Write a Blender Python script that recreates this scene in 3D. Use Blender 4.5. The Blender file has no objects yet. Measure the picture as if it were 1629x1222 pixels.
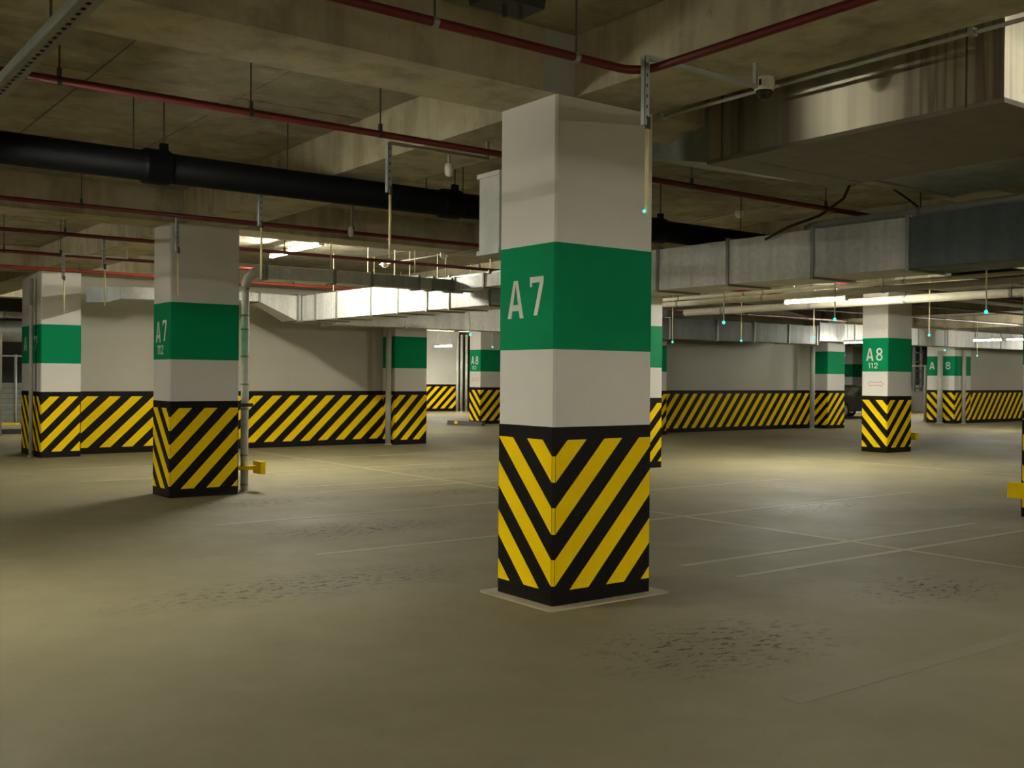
import bpy, math, random
from mathutils import Matrix, Vector

random.seed(7)
S = bpy.context.scene
COL = S.collection

# ------------------------------------------------------------------ camera
# world: X runs to the right-hand vanishing point, Y to the left-hand one, Z up, metres
W_PX, F_PX = 1629.0, 1664.4
YAW, PITCH, ROLL, CAM_H = math.radians(53.067), math.radians(0.354), math.radians(0.463), 1.4
cam_data = bpy.data.cameras.new('camera')
cam = bpy.data.objects.new('camera', cam_data)
COL.objects.link(cam)
cam_data.sensor_fit = 'HORIZONTAL'
cam_data.sensor_width = 36.0
cam_data.lens = 36.0 * F_PX / W_PX
cam_data.clip_start, cam_data.clip_end = 0.05, 300
base = Matrix(((math.sin(YAW), -math.cos(YAW), 0), (0, 0, -1), (math.cos(YAW), math.sin(YAW), 0)))
m3 = Matrix.Rotation(ROLL, 3, 'Z') @ Matrix.Rotation(PITCH, 3, 'X') @ base
right, down, fwd = m3[0], m3[1], m3[2]
cam.matrix_world = Matrix(((right[0], -down[0], -fwd[0], 0), (right[1], -down[1], -fwd[1], 0),
                           (right[2], -down[2], -fwd[2], CAM_H), (0, 0, 0, 1)))
S.camera = cam

# ------------------------------------------------------------------ world, exposure
world = bpy.data.worlds.new('world')
S.world = world
world.use_nodes = True
world.node_tree.nodes['Background'].inputs[0].default_value = (0.9, 0.95, 0.8, 1)
world.node_tree.nodes['Background'].inputs[1].default_value = 0.0
S.view_settings.view_transform = 'Standard'
S.view_settings.look = 'None'
S.view_settings.gamma = 1.0
S.view_settings.use_curve_mapping = False
S.view_settings.exposure = 2.1
TUBE_COLOR = (1.0, 0.965, 0.84, 1)
TUBE_POWER = 60.0

# ------------------------------------------------------------------ materials
def new_mat(name):
    m = bpy.data.materials.new(name)
    m.use_nodes = True
    nt = m.node_tree
    return m, nt, nt.nodes['Principled BSDF']

def N(nt, kind, **kw):
    n = nt.nodes.new(kind)
    for k, v in kw.items():
        if k.startswith('i_'):
            n.inputs[k[2:].replace('_', ' ')].default_value = v
        else:
            setattr(n, k, v)
    return n

def coords(nt, scale=(1, 1, 1), world_space=False):
    mp = N(nt, 'ShaderNodeMapping')
    mp.inputs['Scale'].default_value = scale
    if world_space:
        g = N(nt, 'ShaderNodeNewGeometry')
        nt.links.new(g.outputs['Position'], mp.inputs['Vector'])
    else:
        t = N(nt, 'ShaderNodeTexCoord')
        nt.links.new(t.outputs['Object'], mp.inputs['Vector'])
    return mp

def ramp(nt, src, stops):
    r = N(nt, 'ShaderNodeValToRGB')
    els = r.color_ramp.elements
    while len(els) < len(stops):
        els.new(0.5)
    for e, (p, c) in zip(els, stops):
        e.position = p
        e.color = (c[0], c[1], c[2], 1) if hasattr(c, '__len__') else (c, c, c, 1)
    nt.links.new(src, r.inputs['Fac'])
    return r.outputs['Color']

def mix(nt, fac, a, b, mode='MIX'):
    n = N(nt, 'ShaderNodeMix', data_type='RGBA', blend_type=mode)
    for sock, v in ((n.inputs[0], fac), (n.inputs[6], a), (n.inputs[7], b)):
        if hasattr(v, 'is_linked') or hasattr(v, 'links'):
            nt.links.new(v, sock)
        elif hasattr(v, '__len__'):
            sock.default_value = (v[0], v[1], v[2], 1)
        else:
            sock.default_value = v
    return n.outputs[2]

def noise(nt, scale, detail=4, rough=0.6, sc=(1, 1, 1), world_space=True):
    n = N(nt, 'ShaderNodeTexNoise')
    n.inputs['Scale'].default_value = scale
    n.inputs['Detail'].default_value = detail
    n.inputs['Roughness'].default_value = rough
    nt.links.new(coords(nt, sc, world_space).outputs[0], n.inputs['Vector'])
    return n.outputs['Fac']

def bump(nt, bsdf, height, strength=0.3, dist=0.01):
    b = N(nt, 'ShaderNodeBump')
    b.inputs['Strength'].default_value = strength
    b.inputs['Distance'].default_value = dist
    nt.links.new(height, b.inputs['Height'])
    nt.links.new(b.outputs['Normal'], bsdf.inputs['Normal'])

def plain(name, color, rough=0.5, metal=0.0, vary=0.12, scale=6.0, emit=None, emit_str=0.0):
    m, nt, b = new_mat(name)
    f = noise(nt, scale, 5)
    lo = [c * (1 - vary) for c in color]
    hi = [min(1, c * (1 + vary)) for c in color]
    nt.links.new(ramp(nt, f, [(0.3, lo), (0.7, hi)]), b.inputs['Base Color'])
    b.inputs['Roughness'].default_value = rough
    b.inputs['Metallic'].default_value = metal
    if emit:
        b.inputs['Emission Color'].default_value = (*emit, 1)
        b.inputs['Emission Strength'].default_value = emit_str
    return m

def concrete_mat(name, g):
    m, nt, b = new_mat(name)
    G = lambda c: tuple(q * g for q in c)
    big = noise(nt, 0.55, 5, 0.65)
    col = ramp(nt, big, [(0.3, G((0.24, 0.212, 0.132))), (0.55, G((0.31, 0.276, 0.180))), (0.75, G((0.38, 0.342, 0.235)))])
    streak = noise(nt, 3.0, 4, 0.6, (1.6, 1.6, 0.25))
    col = mix(nt, ramp(nt, streak, [(0.46, 0.0), (0.66, 0.6)]), col, G((0.14, 0.118, 0.070)))
    spot = noise(nt, 9.0, 6, 0.7)
    col = mix(nt, ramp(nt, spot, [(0.60, 0.0), (0.74, 0.45)]), col, G((0.11, 0.092, 0.050)))
    pale = noise(nt, 1.7, 5, 0.7, (1, 1, 1.6))
    col = mix(nt, ramp(nt, pale, [(0.50, 0.0), (0.68, 0.55)]), col, (0.52, 0.47, 0.32))
    nt.links.new(col, b.inputs['Base Color'])
    b.inputs['Roughness'].default_value = 0.85
    bump(nt, b, noise(nt, 14, 6, 0.7), 0.35, 0.012)
    return m

def floor_mat():
    m, nt, b = new_mat('worn_sealed_floor')
    big = noise(nt, 0.35, 5, 0.6)
    col = ramp(nt, big, [(0.3, (0.172, 0.149, 0.080)), (0.5, (0.204, 0.180, 0.103)), (0.7, (0.232, 0.210, 0.128))])
    fine = noise(nt, 3.2, 7, 0.7)
    col = mix(nt, ramp(nt, fine, [(0.40, 0.0), (0.7, 0.35)]), col, (0.150, 0.122, 0.062))
    speck = noise(nt, 60, 3, 0.7)
    col = mix(nt, ramp(nt, speck, [(0.55, 0.0), (0.75, 0.25)]), col, (0.30, 0.27, 0.18))
    # dark drip stains gathered in a few parking bays
    sp = noise(nt, 11.0, 5, 0.72, (1.0, 1.7, 1))
    spots = ramp(nt, sp, [(0.545, 0.0), (0.585, 1.0)])
    geo = N(nt, 'ShaderNodeNewGeometry')
    for (x, y, rx, ry) in ((4.2, 3.75, 1.0, 0.6), (6.5, 3.95, 0.75, 0.5), (3.1, 6.4, 1.5, 0.5), (4.7, 8.5, 1.2, 0.6),
                           (7.2, 10.6, 1.5, 0.4), (8.6, 13.2, 1.6, 0.5), (4.6, 10.9, 1.4, 0.5), (9.5, 7.2, 1.2, 0.5)):
        sub = N(nt, 'ShaderNodeVectorMath', operation='SUBTRACT')
        nt.links.new(geo.outputs['Position'], sub.inputs[0])
        sub.inputs[1].default_value = (x, y, 0)
        dv = N(nt, 'ShaderNodeVectorMath', operation='DIVIDE')
        nt.links.new(sub.outputs[0], dv.inputs[0])
        dv.inputs[1].default_value = (rx, ry, 1)
        ln = N(nt, 'ShaderNodeVectorMath', operation='LENGTH')
        nt.links.new(dv.outputs[0], ln.inputs[0])
        area = ramp(nt, ln.outputs['Value'], [(0.25, 1.0), (1.0, 0.0)])
        col = mix(nt, mix(nt, 1.0, area, (0.30, 0.30, 0.30), 'MULTIPLY'), col, (0.120, 0.098, 0.048))
        col = mix(nt, mix(nt, 1.0, area, spots, 'MULTIPLY'), col, (0.030, 0.021, 0.008))
    nt.links.new(col, b.inputs['Base Color'])
    b.inputs['Specular IOR Level'].default_value = 0.22
    rr = noise(nt, 0.9, 5, 0.6)
    nt.links.new(ramp(nt, rr, [(0.3, 0.60), (0.7, 0.78)]), b.inputs['Roughness'])
    bump(nt, b, noise(nt, 5, 4, 0.6), 0.12, 0.01)
    return m

def metal_mat(name, tint=(0.62, 0.63, 0.60), rough=0.34, aniso=0.0, metal=1.0):
    m, nt, b = new_mat(name)
    v = N(nt, 'ShaderNodeTexVoronoi')
    v.inputs['Scale'].default_value = 26.0
    nt.links.new(coords(nt, (1, 1, 1), True).outputs[0], v.inputs['Vector'])
    sp = ramp(nt, v.outputs['Color'], [(0.0, [c * 0.86 for c in tint]), (1.0, [min(1, c * 1.08) for c in tint])])
    st = noise(nt, 2.2, 4, 0.6, (2.6, 2.6, 0.22))
    col = mix(nt, ramp(nt, st, [(0.40, 0.0), (0.7, 0.55)]), sp, [c * 0.55 for c in tint])
    nt.links.new(col, b.inputs['Base Color'])
    b.inputs['Metallic'].default_value = metal
    nt.links.new(ramp(nt, noise(nt, 1.3, 4), [(0.3, rough * 0.85), (0.7, rough * 1.25)]), b.inputs['Roughness'])
    if aniso:
        b.inputs['Anisotropic'].default_value = aniso
        t = N(nt, 'ShaderNodeTangent', direction_type='RADIAL', axis='Z')
        nt.links.new(t.outputs[0], b.inputs['Tangent'])
        b.inputs['Anisotropic Rotation'].default_value = 0.25
    bump(nt, b, noise(nt, 4, 2, 0.5, (2, 2, 0.5)), 0.10, 0.01)
    return m

def plenum_mat():
    m, nt, b = new_mat('rolled_steel_sheet')
    st = noise(nt, 7.0, 3, 0.5, (1.0, 1.0, 0.03))
    col = ramp(nt, st, [(0.35, (0.50, 0.46, 0.34)), (0.52, (0.40, 0.36, 0.27)), (0.60, (0.24, 0.21, 0.16)), (0.66, (0.46, 0.42, 0.31))])
    nt.links.new(col, b.inputs['Base Color'])
    b.inputs['Metallic'].default_value = 0.95
    b.inputs['Roughness'].default_value = 0.40
    b.inputs['Anisotropic'].default_value = 1.0
    t = N(nt, 'ShaderNodeTangent', direction_type='RADIAL', axis='Z')
    nt.links.new(t.outputs[0], b.inputs['Tangent'])
    b.inputs['Anisotropic Rotation'].default_value = 0.25
    return m

def paint_wall(name, color, rough=0.6, spec=0.2):
    m, nt, b = new_mat(name)
    f = noise(nt, 1.1, 5, 0.6)
    col = ramp(nt, f, [(0.3, [c * 0.93 for c in color]), (0.7, color)])
    s = noise(nt, 11, 6, 0.75, (1, 1, 0.6))
    col = mix(nt, ramp(nt, s, [(0.66, 0.0), (0.80, 0.5)]), col, [c * 0.6 for c in color])
    nt.links.new(col, b.inputs['Base Color'])
    b.inputs['Roughness'].default_value = rough
    b.inputs['Specular IOR Level'].default_value = spec
    bump(nt, b, noise(nt, 22, 4), 0.08, 0.01)
    return m

M = dict(
    concrete=concrete_mat('board_marked_concrete', 0.95), beam=concrete_mat('bounce_lit_concrete', 1.35), floor=floor_mat(),  # beam: slab concrete made paler to paint in its stronger bounce light
    wall=paint_wall('dusty_wall_paint', (0.44, 0.42, 0.345)),
    white=paint_wall('off_white_paint', (0.66, 0.64, 0.58)),
    green=paint_wall('green_paint', (0.002, 0.235, 0.090), 0.6, 0.06),
    black=paint_wall('black_gloss_paint', (0.008, 0.0075, 0.006), 0.45, 0.12),
    yellow=paint_wall('yellow_paint', (0.92, 0.625, 0.003), 0.6, 0.05),
    letter=plain('letter_white', (0.66, 0.66, 0.58), 0.6),
    arrow=plain('faded_red_paint', (0.50, 0.24, 0.20), 0.6),
    line=paint_wall('worn_line_paint', (0.30, 0.272, 0.172), 0.65),
    yline=paint_wall('worn_yellow_line_paint', (0.305, 0.265, 0.140), 0.65),
    faint=paint_wall('almost_gone_line_paint', (0.215, 0.194, 0.120), 0.7),
    collar=plain('shaded_collar_paint', (0.36, 0.36, 0.31), 0.8),  # collar paint darkened, since no light reaches it
    skirt=plain('pale_grout', (0.38, 0.34, 0.22), 0.8),
    red=plain('red_pipe_paint', (0.125, 0.007, 0.008), 0.5),
    orange=plain('orange_red_pipe_paint', (0.24, 0.032, 0.013), 0.5),
    blackpipe=paint_wall('black_cast_pipe', (0.0035, 0.0042, 0.005), 0.55, 0.12),
    galv=metal_mat('galvanised_sheet', (0.50, 0.51, 0.48), rough=0.42, metal=0.35),
    galvdark=metal_mat('galvanised_sheet_shaded', (0.27, 0.29, 0.27), 0.45, metal=0.35),  # shaded copy of the sheet, darkened for sections in less light
    galvblue=metal_mat('dark_wrapped_sheet', (0.085, 0.105, 0.105), 0.55, metal=0.2),
    galvbright=metal_mat('galvanised_sheet_lit', (0.69, 0.69, 0.65), 0.42, metal=0.15),  # lit copy of the sheet: lamp light put into a paler colour
    plenum=plenum_mat(),
    plenumdull=plain('dull_steel_plate', (0.17, 0.15, 0.105), 0.55, 0.3),
    strut=plain('zinc_strut', (0.36, 0.39, 0.37), 0.45, 0.6),
    downpipe=plain('pale_grey_pipe', (0.66, 0.67, 0.62), 0.8),
    railsteel=plain('dull_zinc_rail', (0.21, 0.22, 0.19), 0.6, 0.2),
    flange=plain('steel_flange', (0.28, 0.28, 0.25), 0.5, 0.7),
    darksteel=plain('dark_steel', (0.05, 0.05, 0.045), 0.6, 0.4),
    brass=plain('cream_conduit', (0.75, 0.65, 0.38), 0.45),
    pvc=plain('cream_pvc', (0.44, 0.41, 0.31), 0.6),
    pole=plain('grey_painted_pole', (0.40, 0.40, 0.34), 0.5),
    box=plain('pale_grey_cabinet', (0.50, 0.51, 0.48), 0.5),
    plastic=plain('white_plastic', (0.72, 0.72, 0.66), 0.35),
    glass=plain('dark_lens', (0.02, 0.02, 0.015), 0.1),
    housing=plain('lamp_housing_enamel', (0.60, 0.60, 0.54), 0.4),
    led=plain('cyan_led', (0.02, 0.30, 0.28), 0.3, emit=(0.02, 0.75, 0.62), emit_str=1.2),
    leddark=plain('unlit_led', (0.25, 0.23, 0.16), 0.3),
    carpaint=plain('dark_car_paint', (0.012, 0.014, 0.013), 0.14),
    carglass=plain('car_glass', (0.06, 0.065, 0.06), 0.05),
    rubber=plain('tyre_rubber', (0.012, 0.012, 0.012), 0.8),
    alloy=plain('alloy_wheel', (0.45, 0.45, 0.43), 0.3, 0.9),
    headlight=plain('headlight_glass', (0.75, 0.73, 0.66), 0.08),
    cable=plain('black_cable', (0.010, 0.010, 0.010), 0.6),
    shutter=plain('grey_shutter_sheet', (0.30, 0.32, 0.28), 0.6),
    rail=plain('grey_rail', (0.42, 0.43, 0.39), 0.5),
    rubberstop=plain('rubber_wheel_stop', (0.045, 0.040, 0.036), 0.7),
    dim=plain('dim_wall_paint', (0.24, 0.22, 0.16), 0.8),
)

def tube_mat(k):
    m, nt, b = new_mat('fluorescent_tube')
    b.inputs['Base Color'].default_value = (0.9, 0.9, 0.85, 1)
    b.inputs['Emission Color'].default_value = TUBE_COLOR
    b.inputs['Emission Strength'].default_value = TUBE_POWER * k
    return m

# ------------------------------------------------------------------ mesh helpers
class MB:
    def __init__(self):
        self.v, self.f = [], []

    def add(self, vs, fs):
        o = len(self.v)
        self.v += [tuple(p) for p in vs]
        self.f += [tuple(i + o for i in f) for f in fs]
        return self

    def box(self, x0, x1, y0, y1, z0, z1):
        vs = [(x, y, z) for z in (z0, z1) for y in (y0, y1) for x in (x0, x1)]
        return self.add(vs, [(0, 2, 3, 1), (4, 5, 7, 6), (0, 1, 5, 4), (2, 6, 7, 3), (0, 4, 6, 2), (1, 3, 7, 5)])

    def hexa(self, a, b):
        """loft between two quads"""
        return self.add(list(a) + list(b), [(3, 2, 1, 0), (4, 5, 6, 7), (0, 1, 5, 4), (1, 2, 6, 5), (2, 3, 7, 6), (3, 0, 4, 7)])

    def chbox(self, x0, x1, y0, y1, z0, z1, c):
        ring = [(x0 + c, y0), (x1 - c, y0), (x1, y0 + c), (x1, y1 - c), (x1 - c, y1), (x0 + c, y1), (x0, y1 - c), (x0, y0 + c)]
        n = 8
        vs = [(x, y, z0) for x, y in ring] + [(x, y, z1) for x, y in ring]
        fs = [(i, (i + 1) % n, n + (i + 1) % n, n + i) for i in range(n)] + [tuple(range(n - 1, -1, -1)), tuple(range(n, 2 * n))]
        return self.add(vs, fs)

    def tube(self, pts, r, n=10, caps=True):
        pts = [Vector(p) for p in pts]
        rs = r if hasattr(r, '__len__') else [r] * len(pts)
        vs, fs = [], []
        ref = None
        for i, p in enumerate(pts):
            if i == 0:
                t = pts[1] - p
            elif i == len(pts) - 1:
                t = p - pts[i - 1]
            else:
                t = (pts[i + 1] - p).normalized() + (p - pts[i - 1]).normalized()
            t.normalize()
            if ref is None:
                ref = Vector((0, 0, 1)) if abs(t.z) < 0.9 else Vector((1, 0, 0))
            a = t.cross(ref).normalized()
            b = a.cross(t).normalized()
            ref = b
            for k in range(n):
                w = 2 * math.pi * k / n
                vs.append(p + (a * math.cos(w) + b * math.sin(w)) * rs[i])
        for i in range(len(pts) - 1):
            for k in range(n):
                fs.append((i * n + k, i * n + (k + 1) % n, (i + 1) * n + (k + 1) % n, (i + 1) * n + k))
        if caps:
            fs.append(tuple(range(n - 1, -1, -1)))
            fs.append(tuple((len(pts) - 1) * n + k for k in range(n)))
        return self.add(vs, fs)

    def lathe(self, c, prof, n=16):
        """profile of (radius, z) about the vertical through c"""
        vs, fs = [], []
        for r, z in prof:
            for k in range(n):
                w = 2 * math.pi * k / n
                vs.append((c[0] + r * math.cos(w), c[1] + r * math.sin(w), c[2] + z))
        for i in range(len(prof) - 1):
            for k in range(n):
                fs.append((i * n + k, i * n + (k + 1) % n, (i + 1) * n + (k + 1) % n, (i + 1) * n + k))
        fs.append(tuple(range(n - 1, -1, -1)))
        fs.append(tuple((len(prof) - 1) * n + k for k in range(n)))
        return self.add(vs, fs)

    def prism(self, poly, to3, t0, t1):
        """extrude a 2D polygon; to3(a, b, t) gives the 3D point"""
        n = len(poly)
        vs = [to3(a, b, t0) for a, b in poly] + [to3(a, b, t1) for a, b in poly]
        fs = [tuple(range(n)), tuple(range(2 * n - 1, n - 1, -1))] + [(i, n + i, n + (i + 1) % n, (i + 1) % n) for i in range(n)]
        return self.add(vs, fs)

    def build(self, name, mat, parent=None, smooth=False):
        me = bpy.data.meshes.new(name)
        me.from_pydata(self.v, [], self.f)
        me.validate()
        bm_fix(me)
        me.materials.append(M[mat] if isinstance(mat, str) else mat)
        if smooth:
            for p in me.polygons:
                p.use_smooth = len(p.vertices) == 4
        o = bpy.data.objects.new(name, me)
        COL.objects.link(o)
        if parent is not None:
            o.parent = parent
        return o

def bm_fix(me):
    import bmesh
    bm = bmesh.new()
    bm.from_mesh(me)
    bmesh.ops.recalc_face_normals(bm, faces=bm.faces)
    bm.to_mesh(me)
    bm.free()

def tag(o, label=None, cat=None, group=None, kind=None):
    if label:
        o['label'] = label
    if cat:
        o['category'] = cat
    if group:
        o['group'] = group
    if kind:
        o['kind'] = kind
    return o

def thing(name, loc, label, cat, group=None):
    o = bpy.data.objects.new(name, None)
    o.empty_display_size = 0.2
    o.location = loc
    COL.objects.link(o)
    return tag(o, label, cat, group)

def copy_thing(o, loc, label=None):
    c = o.copy()
    COL.objects.link(c)
    c.location = loc
    if label:
        c['label'] = label
    for ch in list(o.children):
        d = ch.copy()
        COL.objects.link(d)
        d.parent = c
        for g in list(ch.children):
            e = g.copy()
            COL.objects.link(e)
            e.parent = d
    return c

def clip(poly, a, b, c):
    """keep a*s + b*z <= c"""
    out = []
    for i in range(len(poly)):
        p, q = poly[i], poly[(i + 1) % len(poly)]
        dp, dq = a * p[0] + b * p[1] - c, a * q[0] + b * q[1] - c
        if dp <= 0:
            out.append(p)
        if (dp < 0 < dq) or (dq < 0 < dp):
            t = dp / (dp - dq)
            out.append((p[0] + t * (q[0] - p[0]), p[1] + t * (q[1] - p[1])))
    return out

def area(p):
    return abs(sum(p[i][0] * p[(i + 1) % len(p)][1] - p[(i + 1) % len(p)][0] * p[i][1] for i in range(len(p)))) / 2

def stripe_polys(s0, s1, zb, zt, c0, period, thick, k):
    """bands z = c + k*s clipped to a rectangle; c steps by period"""
    res = []
    for i in range(-int(90), 90):
        c = c0 + i * period
        poly = [(s0, c + k * s0), (s1, c + k * s1), (s1, c + thick + k * s1), (s0, c + thick + k * s0)]
        poly = clip(clip(poly, 0, 1, zt), 0, -1, -zb)
        if len(poly) >= 3 and area(poly) > 0.0008:
            res.append(poly)
    return res

# grid of the building
GX, GY, DX, DY = 4.02, 4.92, 6.995, 6.877
Z_BEAM, Z_SLAB = 3.123, 3.50
PW, PD = 0.82, 0.57
BX0, BX1 = 4.16, 4.83       # beam along Y on the first pillar line
XMIN, XMAX, YMIN, YMAX = -9.8, 56.0, -8.8, 46.0

# ------------------------------------------------------------------ structure: floor, ceiling, beams
floor = MB().add([(XMIN, YMIN, 0), (XMAX, YMIN, 0), (XMAX, YMAX, 0), (XMIN, YMAX, 0),
                  (XMIN, YMIN, -.2), (XMAX, YMIN, -.2), (XMAX, YMAX, -.2), (XMIN, YMAX, -.2)],
                 [(0, 1, 2, 3), (7, 6, 5, 4), (0, 4, 5, 1), (1, 5, 6, 2), (2, 6, 7, 3), (3, 7, 4, 0)]).build('floor', 'floor')
tag(floor, 'worn olive grey sealed concrete garage floor', kind='structure')

ceiling = MB().box(XMIN, XMAX, YMIN, YMAX, Z_SLAB + 0.012, Z_SLAB + 0.25).build('ceiling', 'concrete')
tag(ceiling, 'stained concrete slab soffit carried on deep beams', kind='structure')
xb = [BX0 + DX * i for i in range(-1, 8)]
yb = [GY + DY * j for j in range(-1, 6)]
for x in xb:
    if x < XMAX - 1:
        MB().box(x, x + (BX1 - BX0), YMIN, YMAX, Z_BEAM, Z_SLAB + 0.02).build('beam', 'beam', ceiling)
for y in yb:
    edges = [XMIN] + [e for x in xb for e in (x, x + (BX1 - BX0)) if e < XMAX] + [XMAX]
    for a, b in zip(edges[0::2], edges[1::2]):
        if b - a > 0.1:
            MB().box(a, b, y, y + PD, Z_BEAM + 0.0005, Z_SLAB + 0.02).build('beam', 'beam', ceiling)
# formwork panels cast into the soffit of the nearer bays, joints open
for bi, bj in ((-1, 0), (0, 0), (1, 0), (-1, 1), (0, 1), (1, 1), (0, 2), (1, 2), (2, 1), (2, 2)):
    x0, x1 = BX1 + DX * (bi - 1), BX0 + DX * bi
    y0, y1 = GY + DY * (bj - 1) + PD, GY + DY * bj
    for i in range(6):
        for j in range(3):
            dz = random.uniform(-.003, .003)
            MB().box(x0 + (x1 - x0) * i / 6 + .006, x0 + (x1 - x0) * (i + 1) / 6 - .006, y0 + (y1 - y0) * j / 3 + .006,
                     y0 + (y1 - y0) * (j + 1) / 3 - .006, Z_SLAB + dz, Z_SLAB + 0.013).build('soffit_panel', 'concrete', ceiling)

# ------------------------------------------------------------------ structure: walls
def wall_y(name, label, x0, x1, y, z1=Z_SLAB, thick=0.25, band=True, period=0.39, k=0.95, c0=0.0, th=0.5, mat='wall'):
    """a wall running along X, its face towards -Y"""
    w = MB().box(x0, x1, y, y + thick, 0, z1).build(name, mat)
    tag(w, label, kind='structure')
    if band:
        MB().box(x0, x1, y - 0.004, y + 0.02, 0, 1.10).build('hazard_band', 'black', w)
        n = int((x1 - x0) / period) + 6
        for i in range(-6, n):
            s = x0 + c0 + i * period
            h0, h1 = 0.11, 1.01
            poly = [(s, h0), (s + period * th, h0), (s + period * th + (h1 - h0) / k, h1), (s + (h1 - h0) / k, h1)]
            poly = clip(clip(poly, 1, 0, x1), -1, 0, -x0)
            if len(poly) >= 3 and area(poly) > 0.002:
                MB().prism(poly, lambda a, b, t: (a, y - t, b), 0.003, 0.007).build('stripe', 'yellow', w)
    return w

wall_y('wall_left', 'off-white wall with yellow and black hazard band behind the two left pillars', 4.83, 10.98, 19.1, period=0.385, k=0.95, c0=0.05)
wall_y('wall_middle', 'off-white wall with hazard band seen right of the big pillar', 18.9, 25.4, 19.2, period=0.335, k=1.2, c0=0.1, th=0.48)
wall_y('wall_right', 'off-white wall with hazard band at the right edge of view', 33.365, XMAX - 2, 18.80, period=0.335, k=1.2, c0=0.1, th=0.48)
wall_y('wall_back', 'distant white wall with hazard band beyond the gap', 19.0, 24.3, 36.0, period=0.39, k=0.95, c0=0.1, mat='white')
# the outer shell of the garage
for nm, args in (('wall_shell_left', (XMIN - .3, XMIN, YMIN, YMAX)), ('wall_shell_right', (XMAX, XMAX + .3, YMIN, YMAX)),
                 ('wall_shell_front', (XMIN, XMAX, YMIN - .3, YMIN)), ('wall_shell_back', (XMIN, XMAX, YMAX, YMAX + .3))):
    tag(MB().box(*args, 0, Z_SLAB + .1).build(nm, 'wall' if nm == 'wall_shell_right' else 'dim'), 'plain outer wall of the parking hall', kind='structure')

# worn floor markings (paint films on the floor)
def line_x(y, x0, x1, w=0.07, m='line'):
    MB().box(x0, x1, y - w / 2, y + w / 2, -0.001, 0.0018).build('parking_line', m, floor)
def line_y(x, y0, y1, w=0.07, m='line'):
    MB().box(x - w / 2, x + w / 2, y0, y1, -0.001, 0.0014).build('parking_line', m, floor)
line_x(2.90, 3.72, 11.9, 0.10, 'faint')
line_x(4.95, 5.72, 9.85); line_x(5.48, 5.72, 9.85)
line_x(7.45, 3.68, 11.9); line_x(9.45, 3.66, 11.9)
line_x(11.45, 5.7, 9.9); line_x(12.1, 5.7, 9.9)
line_x(14.2, 3.7, 11.9); line_x(16.2, 3.7, 11.9)
line_y(7.8, 1.5, 18.6, 0.07, 'yline')
line_y(15.5, 2.0, 17.5, 0.07, 'yline')

# ------------------------------------------------------------------ pillars
def glyph_polys(ch, x, z, w, h, s):
    """flat letter built of strokes; x grows to the reader's right"""
    def bar(p, q, t):
        d = math.hypot(q[0] - p[0], q[1] - p[1])
        nx, nz = -(q[1] - p[1]) / d * t / 2, (q[0] - p[0]) / d * t / 2
        return [(p[0] + nx, p[1] + nz), (q[0] + nx, q[1] + nz), (q[0] - nx, q[1] - nz), (p[0] - nx, p[1] - nz)]
    def ring(cx, cz, rx, rz, t):
        out, n = [], 20
        for i in range(n):
            a, b = 2 * math.pi * i / n, 2 * math.pi * (i + 1) / n
            out.append([(cx + rx * math.cos(a), cz + rz * math.sin(a)), (cx + rx * math.cos(b), cz + rz * math.sin(b)),
                        (cx + (rx - t) * math.cos(b), cz + (rz - t) * math.sin(b)), (cx + (rx - t) * math.cos(a), cz + (rz - t) * math.sin(a))])
        return out
    P = []
    if ch == 'A':
        mx = x + w / 2
        P.append([(x, z), (x + s, z), (mx + s * .15, z + h), (mx - s * .55, z + h)])
        P.append([(x + w - s, z), (x + w, z), (mx + s * .55, z + h), (mx - s * .15, z + h)])
        P.append([(x + w * .22, z + h * .20), (x + w * .78, z + h * .20), (x + w * .72, z + h * .36), (x + w * .28, z + h * .36)])
    elif ch == '7':
        P.append([(x, z + h - s), (x + w, z + h - s), (x + w, z + h), (x, z + h)])
        P.append([(x, z + h - s * 1.7), (x + s * .55, z + h - s * 1.7), (x + s * .55, z + h - s), (x, z + h - s)])
        P.append([(x + w - s, z + h - s), (x + w, z + h - s), (x + w * .42 + s * .5, z), (x + w * .42 - s * .5, z)])
    elif ch == '8':
        P += ring(x + w / 2, z + h * .745, w * .46, h * .265, s * .82)
        P += ring(x + w / 2, z + h * .275, w * .5, h * .285, s * .82)
    elif ch == '1':
        P.append([(x + w * .4, z), (x + w * .4 + s, z), (x + w * .4 + s, z + h), (x + w * .4, z + h)])
        P.append([(x + w * .05, z + h - s * 1.4), (x + w * .4, z + h - s * .9), (x + w * .4, z + h), (x + w * .05, z + h - s * .4)])
    elif ch == '2':
        P.append([(x, z), (x + w, z), (x + w, z + s), (x, z + s)])
        P.append([(x, z + s), (x + s * 1.3, z + s), (x + w, z + h * .55), (x + w - s * 1.2, z + h * .55)])
        P.append([(x + w - s, z + h * .5), (x + w, z + h * .5), (x + w, z + h), (x + w - s, z + h)])
        P.append([(x, z + h - s), (x + w, z + h - s), (x + w, z + h), (x, z + h)])
        P.append([(x, z + h * .68), (x + s, z + h * .68), (x + s, z + h), (x, z + h)])
    return P

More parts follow.
